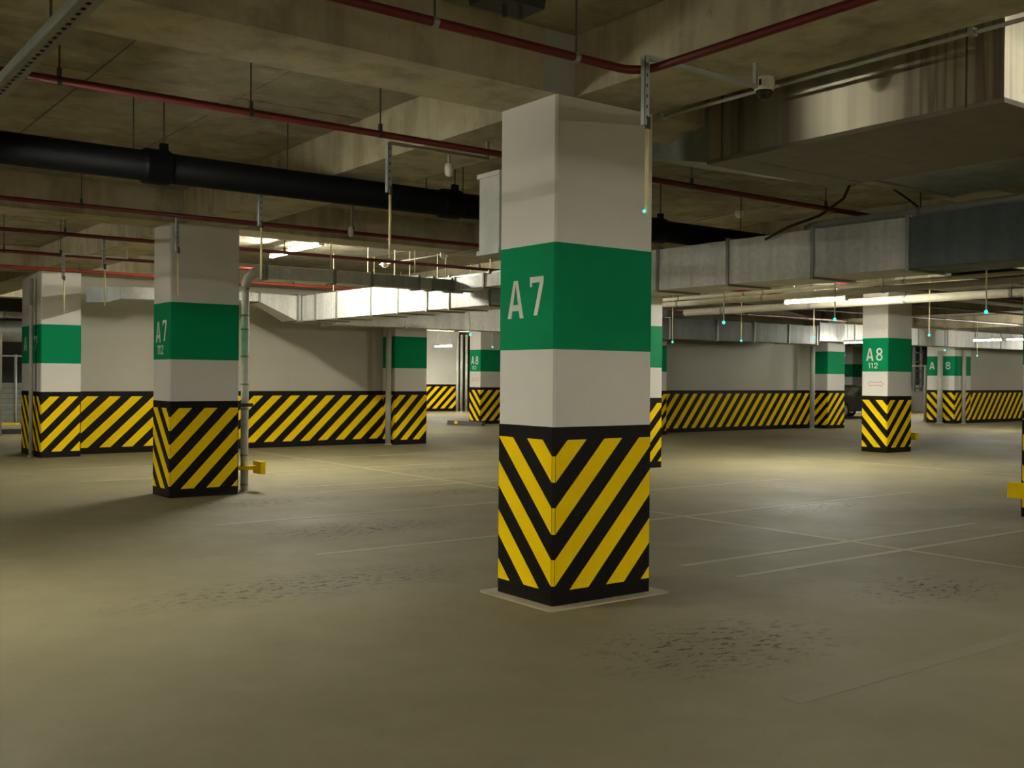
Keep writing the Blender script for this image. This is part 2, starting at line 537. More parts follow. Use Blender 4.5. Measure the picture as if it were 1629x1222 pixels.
def pillar(x, y, label, w=PW, d=PD, text=(), ztop=Z_BEAM, left_sign=1, off=0.0, arrow=False, skirt=False, collar=False, group='hazard striped garage pillars'):
    t = thing('pillar', (x, y, 0), label, 'pillar', group)
    c = 0.014
    MB().chbox(0, w, 0, d, 0, ztop, c).build('shaft', 'white', t)
    e = 0.002
    MB().chbox(-e, w + e, -e, d + e, 1.575, 2.227, c).build('green_band', 'green', t)
    e = 0.003
    MB().chbox(-e, w + e, -e, d + e, 0, 1.10, c).build('hazard_band', 'black', t)
    zb, zt, per, th, k = 0.098, 1.02, 0.316, 0.160, 1.05
    # face towards -Y : stripes climb to the right
    for poly in stripe_polys(c, w - c, zb, zt, 0.131 + off - k * c, per, th, k):
        MB().prism(poly, lambda a, b, q: (a, -q, b), 0.002, 0.0048).build('stripe', 'yellow', t)
    # face towards -X
    for poly in stripe_polys(c, d - c, zb, zt, 0.131 + off - left_sign * k * c, per, th, left_sign * k):
        MB().prism(poly, lambda a, b, q: (-q, a, b), 0.002, 0.0048).build('stripe', 'yellow', t)
    # stripes carried round the chamfered corner
    for i in range(-1, 4):
        z0, z1 = max(zb, 0.131 + off + per * i), min(zt, 0.131 + off + per * i + th)
        if z1 - z0 > 0.01:
            q = 0.0048
            MB().add([(c - q, -q * .0 - q + 0, z0), (-q, c - q, z0), (-q, c - q, z1), (c - q, -q, z1), (c, 0.004, z0), (0.004, c, z0), (0.004, c, z1), (c, 0.004, z1)],
                     [(0, 1, 2, 3), (7, 6, 5, 4), (0, 4, 5, 1), (3, 2, 6, 7), (1, 5, 6, 2), (0, 3, 7, 4)]).build('stripe', 'yellow', t)
    # lettering on the -X face: reader's right is towards -Y
    for ch, dist, z, gw, gh, s in text:
        mb = MB()
        for poly in glyph_polys(ch, -dist, z, gw, gh, s):
            mb.prism(poly, lambda a, b, q: (-q, -a, b), 0.002, 0.0032)
        tag(mb.build('letter', 'letter', t), 'painted white ' + ('letter A' if ch == 'A' else 'numeral ' + ch))
    if arrow:
        mb = MB()
        zc, a0, a1 = 1.335, -0.43, -0.09
        def seg(p, q, th=0.011):
            dd = math.hypot(q[0] - p[0], q[1] - p[1])
            nx, nz = -(q[1] - p[1]) / dd * th / 2, (q[0] - p[0]) / dd * th / 2
            mb.prism([(p[0] + nx, p[1] + nz), (q[0] + nx, q[1] + nz), (q[0] - nx, q[1] - nz), (p[0] - nx, p[1] - nz)], lambda a, b, r: (-r, -a, b), 0.0005, 0.002)
        pts = [(a0, zc), (a0 + .06, zc + .055), (a0 + .06, zc + .03), (a1 - .06, zc + .03), (a1 - .06, zc + .055), (a1, zc),
               (a1 - .06, zc - .055), (a1 - .06, zc - .03), (a0 + .06, zc - .03), (a0 + .06, zc - .055)]
        for i in range(len(pts)):
            seg(pts[i], pts[(i + 1) % len(pts)])
        tag(mb.build('arrow_mark', 'arrow', t), 'faded red outline of a double-headed arrow')
    if skirt:
        MB().chbox(-0.09, w + 0.10, -0.09, d + 0.09, -0.001, 0.010, 0.02).build('base_skirt', 'skirt', t)
    if collar:
        MB().box(-0.10, BX0 - GX, -0.003, 0.01, Z_BEAM, Z_SLAB).build('painted_collar', 'collar', t)
    return t

A7 = lambda: [('A', 0.475, 1.775, 0.165, 0.24, 0.038), ('7', 0.245, 1.787, 0.135, 0.24, 0.036)]
A8 = lambda: [('A', 0.475, 1.785, 0.165, 0.245, 0.040), ('8', 0.255, 1.785, 0.145, 0.245, 0.038)]
N112 = lambda: [('1', 0.425, 1.636, 0.05, 0.105, 0.018), ('1', 0.365, 1.636, 0.05, 0.105, 0.018), ('2', 0.295, 1.636, 0.075, 0.105, 0.018)]
P1 = pillar(GX, GY, 'large foreground pillar reading A7 in the middle of the view', text=A7(), skirt=True, collar=True)
P2 = pillar(GX, GY + DY, 'pillar reading A7 and 112 left of the foreground pillar', text=A7() + N112())
P3 = pillar(4.19, 18.62, 'leftmost pillar reading A7 with a thin grey pole before it', w=0.64, d=1.4, off=-0.04,
            text=[('A', 1.22, 1.80, 0.22, 0.24, 0.05), ('7', 0.46, 1.80, 0.20, 0.24, 0.05)])
P4 = pillar(10.98, 18.6, 'unlettered pillar at the right end of the left wall', d=0.75, w=0.77, left_sign=-1)
P1b = pillar(11.02, GY + DY, 'pillar mostly hidden just right behind the foreground pillar', text=A8())
P6 = pillar(17.94, GY + DY, 'pillar reading A8 and 112 with a red arrow outline below', text=A8() + N112(), arrow=True)
P23 = pillar(18.08, 18.67, 'pillar at the left end of the middle wall, mostly hidden')
P5 = pillar(25.4, 18.65, 'unlettered pillar at the right end of the middle wall', d=0.8, left_sign=-1)
P7 = pillar(32.36, 18.79, 'far pillar reading A8 at the left end of the right wall', w=1.0, d=1.0,
            text=[('A', 0.90, 1.79, 0.19, 0.24, 0.045), ('8', 0.325, 1.79, 0.175, 0.24, 0.042)])
P8 = pillar(10.74, GY, 'pillar cut off by the right edge of the view')
P9 = pillar(18.02, GY + 3 * DY, 'distant pillar reading A8 seen through the gap', text=A8() + N112(), arrow=True, off=0.11)
P10 = pillar(46.2, 32.4, 'very distant pillar behind the parked car')

# small steel cabinet on the back of the foreground pillar
t = thing('switch_cabinet', (4.02, 5.49, 2.22), 'pale grey steel cabinet fixed behind the foreground pillar', 'cabinet')
MB().box(0.0, 0.42, 0.012, 0.235, 0.02, 0.50).build('body', 'box', t)
MB().box(-0.012, 0.44, 0.0, 0.25, 0.50, 0.53).build('top_cap', 'box', t)
MB().box(-0.012, 0.44, 0.0, 0.25, -0.01, 0.02).build('bottom_cap', 'box', t)
MB().box(0.02, 0.40, 0.235, 0.247, 0.04, 0.48).build('door', 'box', t)

# ------------------------------------------------------------------ fluorescent fittings
def lamp(x, y0, y1, z, k, label, tubes=1, hang=True, wing=False, ztop=Z_SLAB, group='fluorescent ceiling lights'):
    t = thing('fluorescent_light', (x, (y0 + y1) / 2, z), label, 'ceiling light', group)
    L = y1 - y0
    MB().add([(-.034, -L / 2, .03), (.034, -L / 2, .03), (.024, -L / 2, .07), (-.024, -L / 2, .07),
              (-.034, L / 2, .03), (.034, L / 2, .03), (.024, L / 2, .07), (-.024, L / 2, .07)],
             [(0, 1, 2, 3), (7, 6, 5, 4), (0, 4, 5, 1), (1, 5, 6, 2), (2, 6, 7, 3), (3, 7, 4, 0)]).build('housing', 'housing', t)
    if wing:
        MB().add([(-.11, -L / 2, .040), (.11, -L / 2, .040), (.03, -L / 2, .062), (-.03, -L / 2, .062),
                  (-.11, L / 2, .040), (.11, L / 2, .040), (.03, L / 2, .062), (-.03, L / 2, .062)],
                 [(0, 1, 2, 3), (7, 6, 5, 4), (1, 5, 6, 2), (3, 7, 4, 0), (2, 6, 7, 3), (0, 4, 5, 1)]).build('reflector', 'housing', t)
    tm = tube_mat(k)
    for i in range(tubes):
        dx = 0 if tubes == 1 else (-.028, .028)[i]
        MB().tube([(dx, -L / 2 + .03, 0), (dx, L / 2 - .03, 0)], 0.018, 10).build('tube', tm, t, True)
    for s in (-1, 1):
        MB().box(-.04, .04, s * (L / 2 - .015) - .015, s * (L / 2 - .015) + .015, -.022, .032).build('lamp_holder', 'plastic', t)
    if hang:
        for s in (-.35, .35):
            MB().tube([(0, s * L, .065), (0, s * L, ztop - z)], 0.006, 6).build('hanger', 'strut', t)
    return t
lamp(1.055, 6.22, 7.42, 2.64, 0.72, 'fluorescent light hung under the slotted rail at upper left', 2, hang=False, wing=True)
lamp(6.85, 13.70, 14.75, 3.30, 2.5, 'lit fluorescent tube hung behind the beam right of the second pillar', 2)
lamp(6.97, 14.98, 15.7, 3.30, 2.2, 'shorter looking lit tube behind the one right of the second pillar')
lamp(14.2, 10.08, 11.28, 2.69, 2.5, 'long glaring fluorescent tube left of the A8 pillar', 2)
lamp(24.9, 17.0, 17.75, 2.44, 0.8, 'fluorescent tube touching the left edge of the A8 pillar')
lamp(29.4, 15.6, 16.5, 2.60, 1.8, 'fluorescent tube before the far right wall, left of a pair')
lamp(29.4, 14.6, 15.5, 2.60, 1.8, 'fluorescent tube before the far right wall, right of a pair')
lamp(21.6, 32.4, 33.6, 2.55, 2.5, 'distant fluorescent tube before the white wall in the gap', 2)
# unseen fittings, most of them added to brighten parts of the hall
UNSEEN_LIGHTS = [(1.055, -4.8, 2.64, 2.4, 1, 'on the slotted rail well behind the camera'), (7.6, -4.8, 3.28, 2.4, 0, 'behind the camera, right of the slotted rail'),
       (14.6, -4.8, 3.28, 0.8, 0, 'behind the camera at far right'), (-5.8, -4.8, 3.28, 1.4, 0, 'behind the camera at far left'),
       (-5.8, 1.6, 3.28, 1.5, 0, 'left of the camera'), (-5.8, 8.4, 3.28, 2.2, 0, 'left of the view, level with the black pipe'),
       (-1.0, 14.9, 3.28, 1.2, 0, 'left of the view, level with the dark red pipes'), (6.9, 0.9, 2.9, 0.4, 1, 'right of the view beside the near end of the plenum'),
       (-1.6, -0.9, 2.9, 0.22, 0, 'just behind the camera'), (14.4, 1.5, 3.28, 0.6, 0, 'right of the view, beyond the plenum'),
       (21.4, 1.5, 3.28, 0.35, 0, 'right of the view, two bays beyond the plenum'), (28.0, 8.4, 3.28, 0.35, 0, 'right of the A8 pillar, out of view'),
       (11.8, 14.6, 3.16, 1.5, 0, 'hidden straight behind the foreground pillar'),
       (13.9, 28.6, 3.28, 2.0, 0, 'far behind the left wall'), (12.5, 23.4, 3.28, 3.0, 0, 'close behind the left wall'), (28.0, 22.0, 3.28, 1.5, 0, 'behind the middle wall'),
       (40.0, 14.5, 2.9, 1.5, 0, 'before the far end of the right wall'), (6.6, 24.0, 3.28, 1.0, 0, 'behind the left wall by the handrail'),
       (36.0, 29.0, 3.28, 2.0, 0, 'behind the low parapet'), (46.5, 23.0, 3.28, 3.0, 0, 'behind the right wall near the distant pillar'),
       (38.5, 23.0, 3.28, 2.5, 0, 'behind the right wall near the parked car')]
for x, y, z, k, w, where in UNSEEN_LIGHTS:
    lamp(x, y, y + 1.2, z, k, 'unseen twin tube light ' + where, 2, hang=not (x == 1.055), wing=bool(w))

# slotted rail carrying the upper-left light
t = thing('slotted_rail', (1.055, 4.0, 2.755), 'perforated steel rail crossing the upper left corner', 'rail')
mb = MB()
L0, L1 = -6.5, 9.0
mb.box(-.040, -.036, L0, L1, 0, .045)
for s0, s1 in ((-.038, -.009), (.009, .038)):
    mb.box(s0, s1, L0, L1, -.004, .0)
mb.box(.036, .040, L0, L1, 0, .045)
yy = L0
while yy < L1:
    mb.box(-.0095, .0095, yy, yy + .035, -.004, .0)
    yy += .07
mb.build('channel', 'railsteel', t)
MB().box(-.035, .035, L0, L1, .006, .010).build('slot_shade', 'darksteel', t)  # dark strip added so the slots read as shaded holes
for yy in (-5.5, -3.2, 0.55, 3.5, 6.5):
    MB().tube([(0.0, yy, 0), (0.0, yy, (Z_BEAM if abs(yy - .95) < .5 else Z_SLAB) - 2.755)], 0.006, 6).build('hanger', 'darksteel', t)

# ------------------------------------------------------------------ red sprinkler pipes
def hangers(t, pts, ztop, m='darksteel', r=0.005, clip_r=0.03):
    for x, y, z in pts:
        MB().tube([(x, y, z), (x, y, ztop)], r, 6).build('hanger', m, t)
        MB().tube([(x - .018, y, z), (x + .018, y, z)], clip_r * 1.25, 12).build('clip', 'strut', t)

def pipe_x(name, y, z, x0, x1, r, m, label, hx, cat='pipe', group=None):
    t = thing(name, (0, 0, 0), label, cat, group)
    MB().tube([(x0, y, z), (x1, y, z)], r, 14).build('pipe_run', m, t, True)
    for x in hx:
        MB().tube([(x, y, z), (x, y, Z_SLAB)], 0.005, 6).build('hanger', 'darksteel', t)
        MB().tube([(x - .013, y, z), (x + .013, y, z)], r * 1.12, 12).build('clip', 'darksteel', t)
        MB().box(x - .011, x + .011, y - .011, y + .011, z + r, z + r + .045).build('clamp', 'darksteel', t)
    return t

t = thing('sprinkler_pipe', (0, 0, 0), 'nearest red sprinkler pipe with an elbow above the foreground pillar', 'pipe', 'red sprinkler pipes')
zz, el = 2.95, []
for i in range(9):
    a = math.pi / 2 * i / 8
    el.append((3.70 - .14 + .14 * math.sin(a), 3.87 - .14 + .14 * math.cos(a), zz))
MB().tube([(-6, 3.87, zz)] + el + [(3.70, -4.5, zz)], 0.0215, 14).build('pipe_run', 'red', t, True)
for x in (0.6, 2.47, 3.28):
    MB().tube([(x, 3.87, zz), (x, 3.87, Z_SLAB)], 0.005, 6).build('hanger', 'darksteel', t)
    MB().tube([(x - .014, 3.87, zz), (x + .014, 3.87, zz)], .025, 12).build('clip', 'strut', t)
pipe_x('sprinkler_pipe', 6.06, 3.0, -6, 30, 0.0225, 'red', 'red sprinkler pipe running left into the foreground pillar, above the black pipe', (1.45, 2.55, 3.45, 6.4, 8.2, 10.5), group='red sprinkler pipes')
pipe_x('sprinkler_pipe', 10.43, 3.0, -6, 30, 0.0225, 'red', 'red sprinkler pipe running just below the black pipe', (1.55, 2.7, 5.6, 8.5), group='red sprinkler pipes')
pipe_x('sprinkler_pipe', 12.66, 3.0, -6, 30, 0.023, 'red', 'red sprinkler pipe passing behind the top of the second pillar', (2.2, 3.1, 5.8, 8.9, 13.0), group='red sprinkler pipes')
pipe_x('sprinkler_pipe', 14.92, 3.0, -6, 30, 0.023, 'red', 'dark red sprinkler pipe third in depth at the left edge', (2.9, 3.6, 5.4, 9.4, 14.0), group='red sprinkler pipes')
pipe_x('sprinkler_pipe', 17.08, 3.0, -6, 24.0, 0.028, 'orange', 'orange-red pipe farthest back, crossing in front of the left wall', (3.0, 4.4, 8.0, 12.0, 16.0, 20.0), group='red sprinkler pipes')

# big black drain pipe
t = thing('drain_pipe', (0, 0, 0), 'thick black drain pipe crossing the whole left half', 'pipe')
yp, zp, rp = 8.03, 2.985, 0.115
MB().tube([(-6, yp, zp), (34, yp, zp)], rp, 24).build('pipe_run', 'blackpipe', t, True)
for x in (2.62, 5.3, 7.95, 14.0):
    c = MB().tube([(x - .11, yp, zp), (x - .09, yp, zp), (x + .09, yp, zp), (x + .11, yp, zp)], [rp * 1.04, rp * 1.17, rp * 1.17, rp * 1.04], 20).build('coupling', 'blackpipe', t)
    MB().box(x + .03, x + .09, yp - .02, yp + .02, zp + rp * 1.1, zp + rp + .07).build('clamp', 'blackpipe', t)
    MB().tube([(x + .06, yp, zp + rp), (x + .06, yp, Z_SLAB)], .006, 6).build('hanger', 'darksteel', t)
for x in (2.45, 3.7, 5.05, 5.45, 9.3):
    MB().tube([(x, yp, zp), (x, yp, Z_SLAB)], .005, 6).build('hanger', 'darksteel', t)

# ------------------------------------------------------------------ ducts
def duct(label, parts, mats, rods=(), group='galvanised air ducts', name='air_duct', flange='flange'):
    """parts: list of (axis, a0, a1, b0, b1, z0, z1, [joints])"""
    t = thing(name, (0, 0, 0), label, 'duct', group)
    for (axis, a0, a1, b0, b1, z0, z1, joints) in parts:
        js = sorted([a0] + list(joints) + [a1])
        for i, (p, q) in enumerate(zip(js[:-1], js[1:])):
            m = mats[i % len(mats)]
            mb = MB()
            n = max(1, int((q - p) / 0.16))
            # swaged sheet: every second strip stands a little proud
            for s in range(n):
                u0, u1 = p + (q - p) * s / n, p + (q - p) * (s + 1) / n
                o = 0.0015 * (s % 2)
                if axis == 'x':
                    mb.box(u0, u1, b0 - o, b1 + o, z0 - o, z1 + o)
                else:
                    mb.box(b0 - o, b1 + o, u0, u1, z0 - o, z1 + o)
            mb.build('duct_section', m, t)
        for j in js:
            e = 0.022
            mb = MB()
            if axis == 'x':
                mb.box(j - .018, j + .018, b0 - e, b1 + e, z0 - e, z1 + e)
            else:
                mb.box(b0 - e, b1 + e, j - .018, j + .018, z0 - e, z1 + e)
            mb.build('flange', flange, t)
    for (x, y, z) in rods:
        MB().tube([(x, y, z), (x, y, Z_SLAB)], .007, 6).build('hanger', 'brass', t)
    return t

D2J = [2.4, 4.22, 5.33, 6.35, 7.42, 8.45, 9.6, 10.75, 11.7, 12.7, 13.3, 14.15, 15.0, 16.2, 17.0]
t = duct('long galvanised duct running back from the right edge behind the foreground pillar',
         [('y', -3.0, 17.55, 8.40, 9.05, 2.40, 2.855, D2J)],
         ['galvdark', 'galvdark', 'galvblue', 'galv', 'galvbright', 'galvbright', 'galvbright', 'galvdark', 'galvdark', 'galv'] + ['galvbright'] * 6,  # lit and shaded tones painted per section; the wrapped one is real
         rods=[(x, y, 2.86) for y in (12.7, 14.15, 15.0, 16.2) for x in (8.33, 9.12)])
# the far end turns and tapers towards the left along the wall
MB().hexa([(8.95, 17.62, 2.40), (8.95, 18.25, 2.40), (8.95, 18.25, 2.86), (8.95, 17.62, 2.86)],
          [(8.36, 17.60, 2.40), (8.36, 18.25, 2.40), (8.36, 18.25, 2.86), (8.36, 17.60, 2.86)]).build('duct_elbow', 'galvbright', t)
MB().hexa([(8.34, 17.62, 2.40), (8.34, 18.25, 2.40), (8.34, 18.25, 2.86), (8.34, 17.62, 2.86)],
          [(7.60, 17.62, 2.72), (7.60, 18.0, 2.72), (7.60, 18.0, 2.87), (7.60, 17.62, 2.87)]).build('taper', 'galvbright', t)
for x, z in ((7.60, 2.70), (8.34, 2.38)):
    MB().box(x - .02, x + .02, 17.60, 18.27, z, 2.89).build('flange', 'flange', t)
MB().box(6.0, 7.58, 17.62, 18.0, 2.72, 2.87).build('duct_section', 'galvbright', t)
# curved end seen between the two left pillars
arc = MB()
ring = []
for i in range(9):
    a = math.radians(-90 + 60 * i / 8 * 1.0)
    ring.append((6.0 - 0.75 * i / 8, 17.62 + 0.0 + 0.22 * (i / 8) ** 2))
for (a, b) in zip(ring[:-1], ring[1:]):
    arc.hexa([(a[0], a[1], 2.66), (a[0], a[1] + .38, 2.66), (a[0], a[1] + .38, 2.86), (a[0], a[1], 2.86)],
             [(b[0], b[1], 2.66), (b[0], b[1] + .38, 2.66), (b[0], b[1] + .38, 2.86), (b[0], b[1], 2.86)])
arc.build('curved_section', 'galv', t)
MB().box(6.0 - .015, 6.0 + .015, 17.6, 18.02, 2.64, 2.88).build('flange', 'flange', t)
MB().hexa([(5.25, 17.84, 2.66), (5.25, 18.22, 2.66), (5.25, 18.22, 2.86), (5.25, 17.84, 2.86)],
          [(4.86, 17.2, 2.55), (4.60, 17.45, 2.55), (4.60, 17.45, 2.80), (4.86, 17.2, 2.80)]).build('duct_section', 'galvdark', t)

t = duct('slim duct with a downpipe elbow, running right of the second pillar',
         [('x', 5.28, 8.0, 12.05, 12.25, 2.59, 2.745, [6.21, 6.75, 7.47, 7.7]), ('y', 9.3, 12.25, 8.02, 8.30, 2.60, 2.76, [9.9, 11.3, 12.0])],
         ['galvbright', 'galvbright', 'galv', 'galv', 'galvdark'], rods=[(6.21, 12.15, 2.74), (7.47, 12.15, 2.74)])  # tones step from lit to shaded copies of the sheet
el = []
for i in range(9):
    a = math.pi / 2 * i / 8
    el.append((5.06 + .20 * (1 - math.cos(a)), 12.15, 2.467 + .20 * math.sin(a)))
MB().tube(el, [.05 + .027 * i / 8 for i in range(9)], 16).build('elbow', 'galv', t, True)
pts = [(5.06, 12.15, 0.0), (5.06, 12.15, 2.467)]
MB().tube(pts, 0.046, 16).build('downpipe', 'downpipe', t, True)
for z in (0.06, 0.42, 0.98, 1.28, 1.62, 1.95, 2.12, 2.44):
    MB().tube([(5.06, 12.15, z), (5.06, 12.15, z + .02)], 0.053, 16).build('joint_ring', 'flange', t)
MB().box(4.84, 5.14, 12.08, 12.10, 1.02, 1.06).build('bracket', 'darksteel', t)

duct('lower duct along the back walls, seen on both sides of the foreground pillar',
     [('x', 9.2, 23.9, 17.9, 18.35, 2.38, 2.87, [10.8, 12.3, 13.7, 15.2, 16.7, 18.2, 19.9, 21.3, 22.7])], ['galvbright'] * 4 + ['galvdark'] * 6, rods=[(x, 18.1, 2.87) for x in (10.8, 13.7, 16.7, 19.9, 22.7)], flange='galvbright')  # left sections coloured as lit, right ones as shaded
duct('far duct continuing over the right wall behind the A8 pillar',
     [('x', 24.0, 44.0, 17.9, 18.4, 2.48, 2.98, [25.6, 27.2, 28.8, 30.4, 32.0, 33.6, 35.2, 37, 39])], ['galv', 'galvbright', 'galvbright'], rods=[(x, 18.1, 2.98) for x in (25.6, 28.8, 33.6, 37)])

# large steel plenum at the upper right
t = thing('air_plenum', (0, 0, 0), 'large smooth steel plenum box under the ceiling at upper right', 'duct', 'galvanised air ducts')
MB().box(5.30, 6.65, 2.82, 4.86, 2.85, 3.42).build('body', 'plenum', t)
MB().box(5.292, 6.658, 2.815, 4.87, 2.848, 2.875).build('bottom_plate', 'plenumdull', t)
MB().hexa([(5.30, 4.86, 2.86), (6.65, 4.86, 2.86), (6.65, 4.86, 3.42), (5.30, 4.86, 3.42)],
          [(5.75, 6.0, 3.14), (6.5, 6.0, 3.14), (6.5, 6.0, 3.42), (5.75, 6.0, 3.42)]).build('taper', 'galvdark', t)
for y in (3.3, 4.0, 4.6):
    MB().box(5.31, 6.64, y - .002, y + .002, 2.8455, 2.849).build('seam', 'flange', t)
for x, y in ((5.25, 3.0), (5.25, 4.7), (6.7, 3.0), (6.7, 4.7)):
    MB().tube([(x, y, 2.85), (x, y, Z_SLAB)], .006, 6).build('hanger', 'darksteel', t)
t = thing('air_plenum', (0, 0, 0), 'shallow duct panel beyond the large plenum at the right edge', 'duct', 'galvanised air ducts')
MB().box(7.0, 8.2, 1.2, 4.85, 2.95, 3.4).build('body', 'galvdark', t)
for y in (2.4, 3.6, 4.8):
    MB().box(6.985, 8.215, y - .015, y + .015, 2.935, 3.415).build('flange', 'flange', t)
for x, y in ((7.1, 2.4), (8.1, 2.4), (7.1, 4.8), (8.1, 4.8)):
    MB().tube([(x, y, 3.4), (x, y, Z_SLAB)], .006, 6).build('hanger', 'darksteel', t)

# cable conduit along the beam edge with the dome camera
t = thing('conduit', (0, 0, 0), 'thin grey conduit along the beam edge beside the plenum', 'conduit')
MB().tube([(4.86, -2.0, 3.10), (4.86, 4.9, 3.10)], .011, 8).build('conduit_run', 'pole', t, True)
for y in (1.2, 2.75, 4.85):
    MB().box(4.84, 4.88, y - .015, y + .015, 3.085, 3.123).build('saddle', 'strut', t)
t = thing('dome_camera', (4.74, 3.93, Z_BEAM), 'white dome camera hung under the beam by the plenum', 'camera')
MB().lathe((0, 0, 0), [(.058, 0), (.060, -.02), (.058, -.055), (.052, -.075)], 20).build('body', 'plastic', t, True)
MB().lathe((0, 0, 0), [(.050, -.072), (.046, -.092), (.034, -.11), (.016, -.12), (.004, -.122)], 20).build('dome', 'glass', t, True)
MB().box(-.062, -.058, -.028, -.012, -.055, -.02).build('label_plate', 'glass', t)

# beige pipes on the right
def pipe_y(name, x, z, y0, y1, r, m, label, hy, cat='pipe', group=None):
    t = thing(name, (0, 0, 0), label, cat, group)
    MB().tube([(x, y0, z), (x, y1, z)], r, 14).build('pipe_run', m, t, True)
    for y in hy:
        MB().tube([(x, y - .02, z), (x, y + .02, z)], r * 1.14, 14).build('clip', 'flange', t)
        MB().tube([(x, y, z + r), (x, y, Z_SLAB)], .006, 6).build('hanger', 'darksteel', t)
    return t
pipe_y('water_pipe', 15.7, 2.755, 0.0, 15.0, .07, 'pvc', 'thick cream pipe running behind the glaring tube to the right edge', (5.6, 8.2, 10.0, 11.9, 14.0), group='cream water pipes')
pipe_y('water_pipe', 12.8, 2.66, 6.0, 15.0, .045, 'pvc', 'thinner cream pipe seen just right of the foreground pillar', (8.5, 10.6, 12.4), group='cream water pipes')
pipe_y('water_pipe', 13.3, 2.80, -1.0, 15.0, .03, 'pvc', 'slim cream pipe above the glaring tube on the right', (4.0, 8.5, 11.4), group='cream water pipes')
pipe_y('water_pipe', 8.62, 2.925, -2.0, 6.6, .042, 'pole', 'grey pipe lying on top of the duct at the right edge', (1.0, 5.35), group='cream water pipes')
t = tag(MB().tube([(8.30, 6.85, 2.80), (8.34, 6.6, 2.90), (8.50, 6.35, 3.0), (8.6, 6.15, 3.15), (8.58, 6.05, 3.3), (8.6, 6.0, 3.45)], .014, 8).build('black_cable', 'cable', None, True),
        'black cable drooping onto the duct below the plenum', 'cable')
t = tag(MB().tube([(8.66, 5.95, 3.47), (8.75, 5.85, 3.3), (8.8, 5.6, 3.1), (8.72, 5.4, 2.96)], .010, 8).build('black_cable', 'cable', None, True),
        'shorter black cable hanging right of the drooping one', 'cable')

# ------------------------------------------------------------------ parking-bay sensors
def sensor(loc, label, lit=True, arm=True, bracket=True, led=-1):
    x, y = loc
    t = thing('parking_sensor', (x, y, 2.2), label, 'sensor', 'parking bay sensors on drop tubes')
    ztop = 0.80
    if bracket:
        mb = MB()
        mb.box(-.016, -.013, -.016, .016, .46, ztop)
        mb.box(-.016, .016, .013, .016, .46, ztop)
        mb.box(-.016, .016, -.016, -.013, .46, ztop)
        mb.build('bracket', 'strut', t)
        for i in range(6):
            z = .49 + i * .052
            MB().box(-.004, .004, -.0172, -.0155, z, z + .016).build('slot', 'darksteel', t)
        MB().tube([(0.012, -.01, .44), (0.012, -.01, .50)], .014, 8).build('coupler', 'darksteel', t)
    if arm:
        MB().box(0, .84, -.012, .012, ztop - .012, ztop + .008).build('arm', 'strut', t)
        MB().box(.82, .84, -.010, .010, ztop, Z_BEAM - 2.2).build('arm_foot', 'strut', t)
    zt = .46 if bracket else Z_SLAB - 2.2
    MB().tube([(0.008, -.01, 0.01), (0.008, -.01, zt)], .0095, 8).build('drop_tube', 'brass', t, True)
    MB().lathe((-.012, -.014, .03) if bracket else (.008, -.01, 0), [(.002, -.007), (.006, -.004), (.006, .004), (.002, .008)] if bracket else [(.008, -.022), (.019, -.012), (.020, .004), (.010, .016)], 10).build('indicator', 'led' if lit else 'leddark', t, True)
    return t
s0 = sensor((3.65, 3.775), 'parking sensor on a drop tube before the upper right of the foreground pillar')
dark = sensor((3.62, 6.24), 'parking sensor on a drop tube just left of the foreground pillar', lit=False)
for (x, y), lab in {
        (3.59, 8.32): 'parking sensor on a drop tube right of the second pillar',
        (3.68, 10.60): 'parking sensor on a drop tube before the second pillar',
        (3.57, 12.80): 'parking sensor on a drop tube between the two left pillars',
        (3.58, 14.70): 'parking sensor on a drop tube before the leftmost pillar'}.items():
    copy_thing(dark, (x, y, 2.2), lab)
far = sensor((11.56, 6.35), 'cyan-lit sensor hung highest at the far right', arm=False, bracket=False)
for (x, y), lab in {
        (11.64, 8.46): 'cyan-lit sensor hung right below the glaring tube',
        (11.22, 10.0): 'cyan-lit sensor hung highest just right of the foreground pillar',
        (16.38, 16.04): 'cyan-lit sensor touching the duct edge beside the foreground pillar',
        (16.75, 14.44): 'cyan-lit sensor hung before the duct over the middle wall',
        (16.13, 12.17): 'cyan-lit sensor hung left of the A8 pillar over the wall end',
        (16.75, 10.22): 'cyan-lit sensor hung just right of the A8 pillar',
        (28.46, 20.27): 'small cyan-lit sensor above the parked car',
        (25.16, 14.9): 'cyan-lit sensor hung before the far pillar reading A8',
        (31.28, 17.43): 'cyan-lit sensor hung under the pair of far right tubes',
        (11.1, 16.1): 'cyan-lit sensor hung under the ducts left of the foreground pillar',
        (16.09, 22.29): 'cyan-lit sensor hung above the distant A8 pillar'}.items():
    copy_thing(far, (x, y, 2.2), lab)

# detectors on surface conduit
def detector(pts, heads, label, z=Z_SLAB):
    t = thing('smoke_detector', (0, 0, 0), label, 'detector', 'detectors on white conduit')
    MB().tube(pts, .010, 8).build('conduit_run', 'pvc', t, True)
    for (x, y) in heads:
        zz = pts[0][2]
        MB().lathe((x, y, zz), [(.05, .03), (.055, 0), (.05, -.03), (.03, -.055), (.012, -.06)], 14).build('head', 'plastic', t, True)
    return t
detector([(10.03, 9.6, 3.45), (10.03, 7.9, 3.45)], [(10.0, 8.66)], 'detector on conduit under the slab right of the foreground pillar')
detector([(7.75, 13.6, 3.06), (7.78, 10.9, 3.06)], [(7.75, 13.45), (7.77, 11.9)], 'pair of detectors on white conduit left of the foreground pillar')
t = thing('smoke_detector', (4.45, 6.75, 3.0), 'small white detector hung above the black pipe by the cabinet', 'detector', 'detectors on white conduit')
MB().lathe((0, 0, 0), [(.03, .04), (.035, 0), (.03, -.04), (.012, -.055)], 14).build('head', 'plastic', t, True)
MB().tube([(0, 0, .04), (0, 0, Z_BEAM - 3.0)], .012, 8).build('stem', 'strut', t)
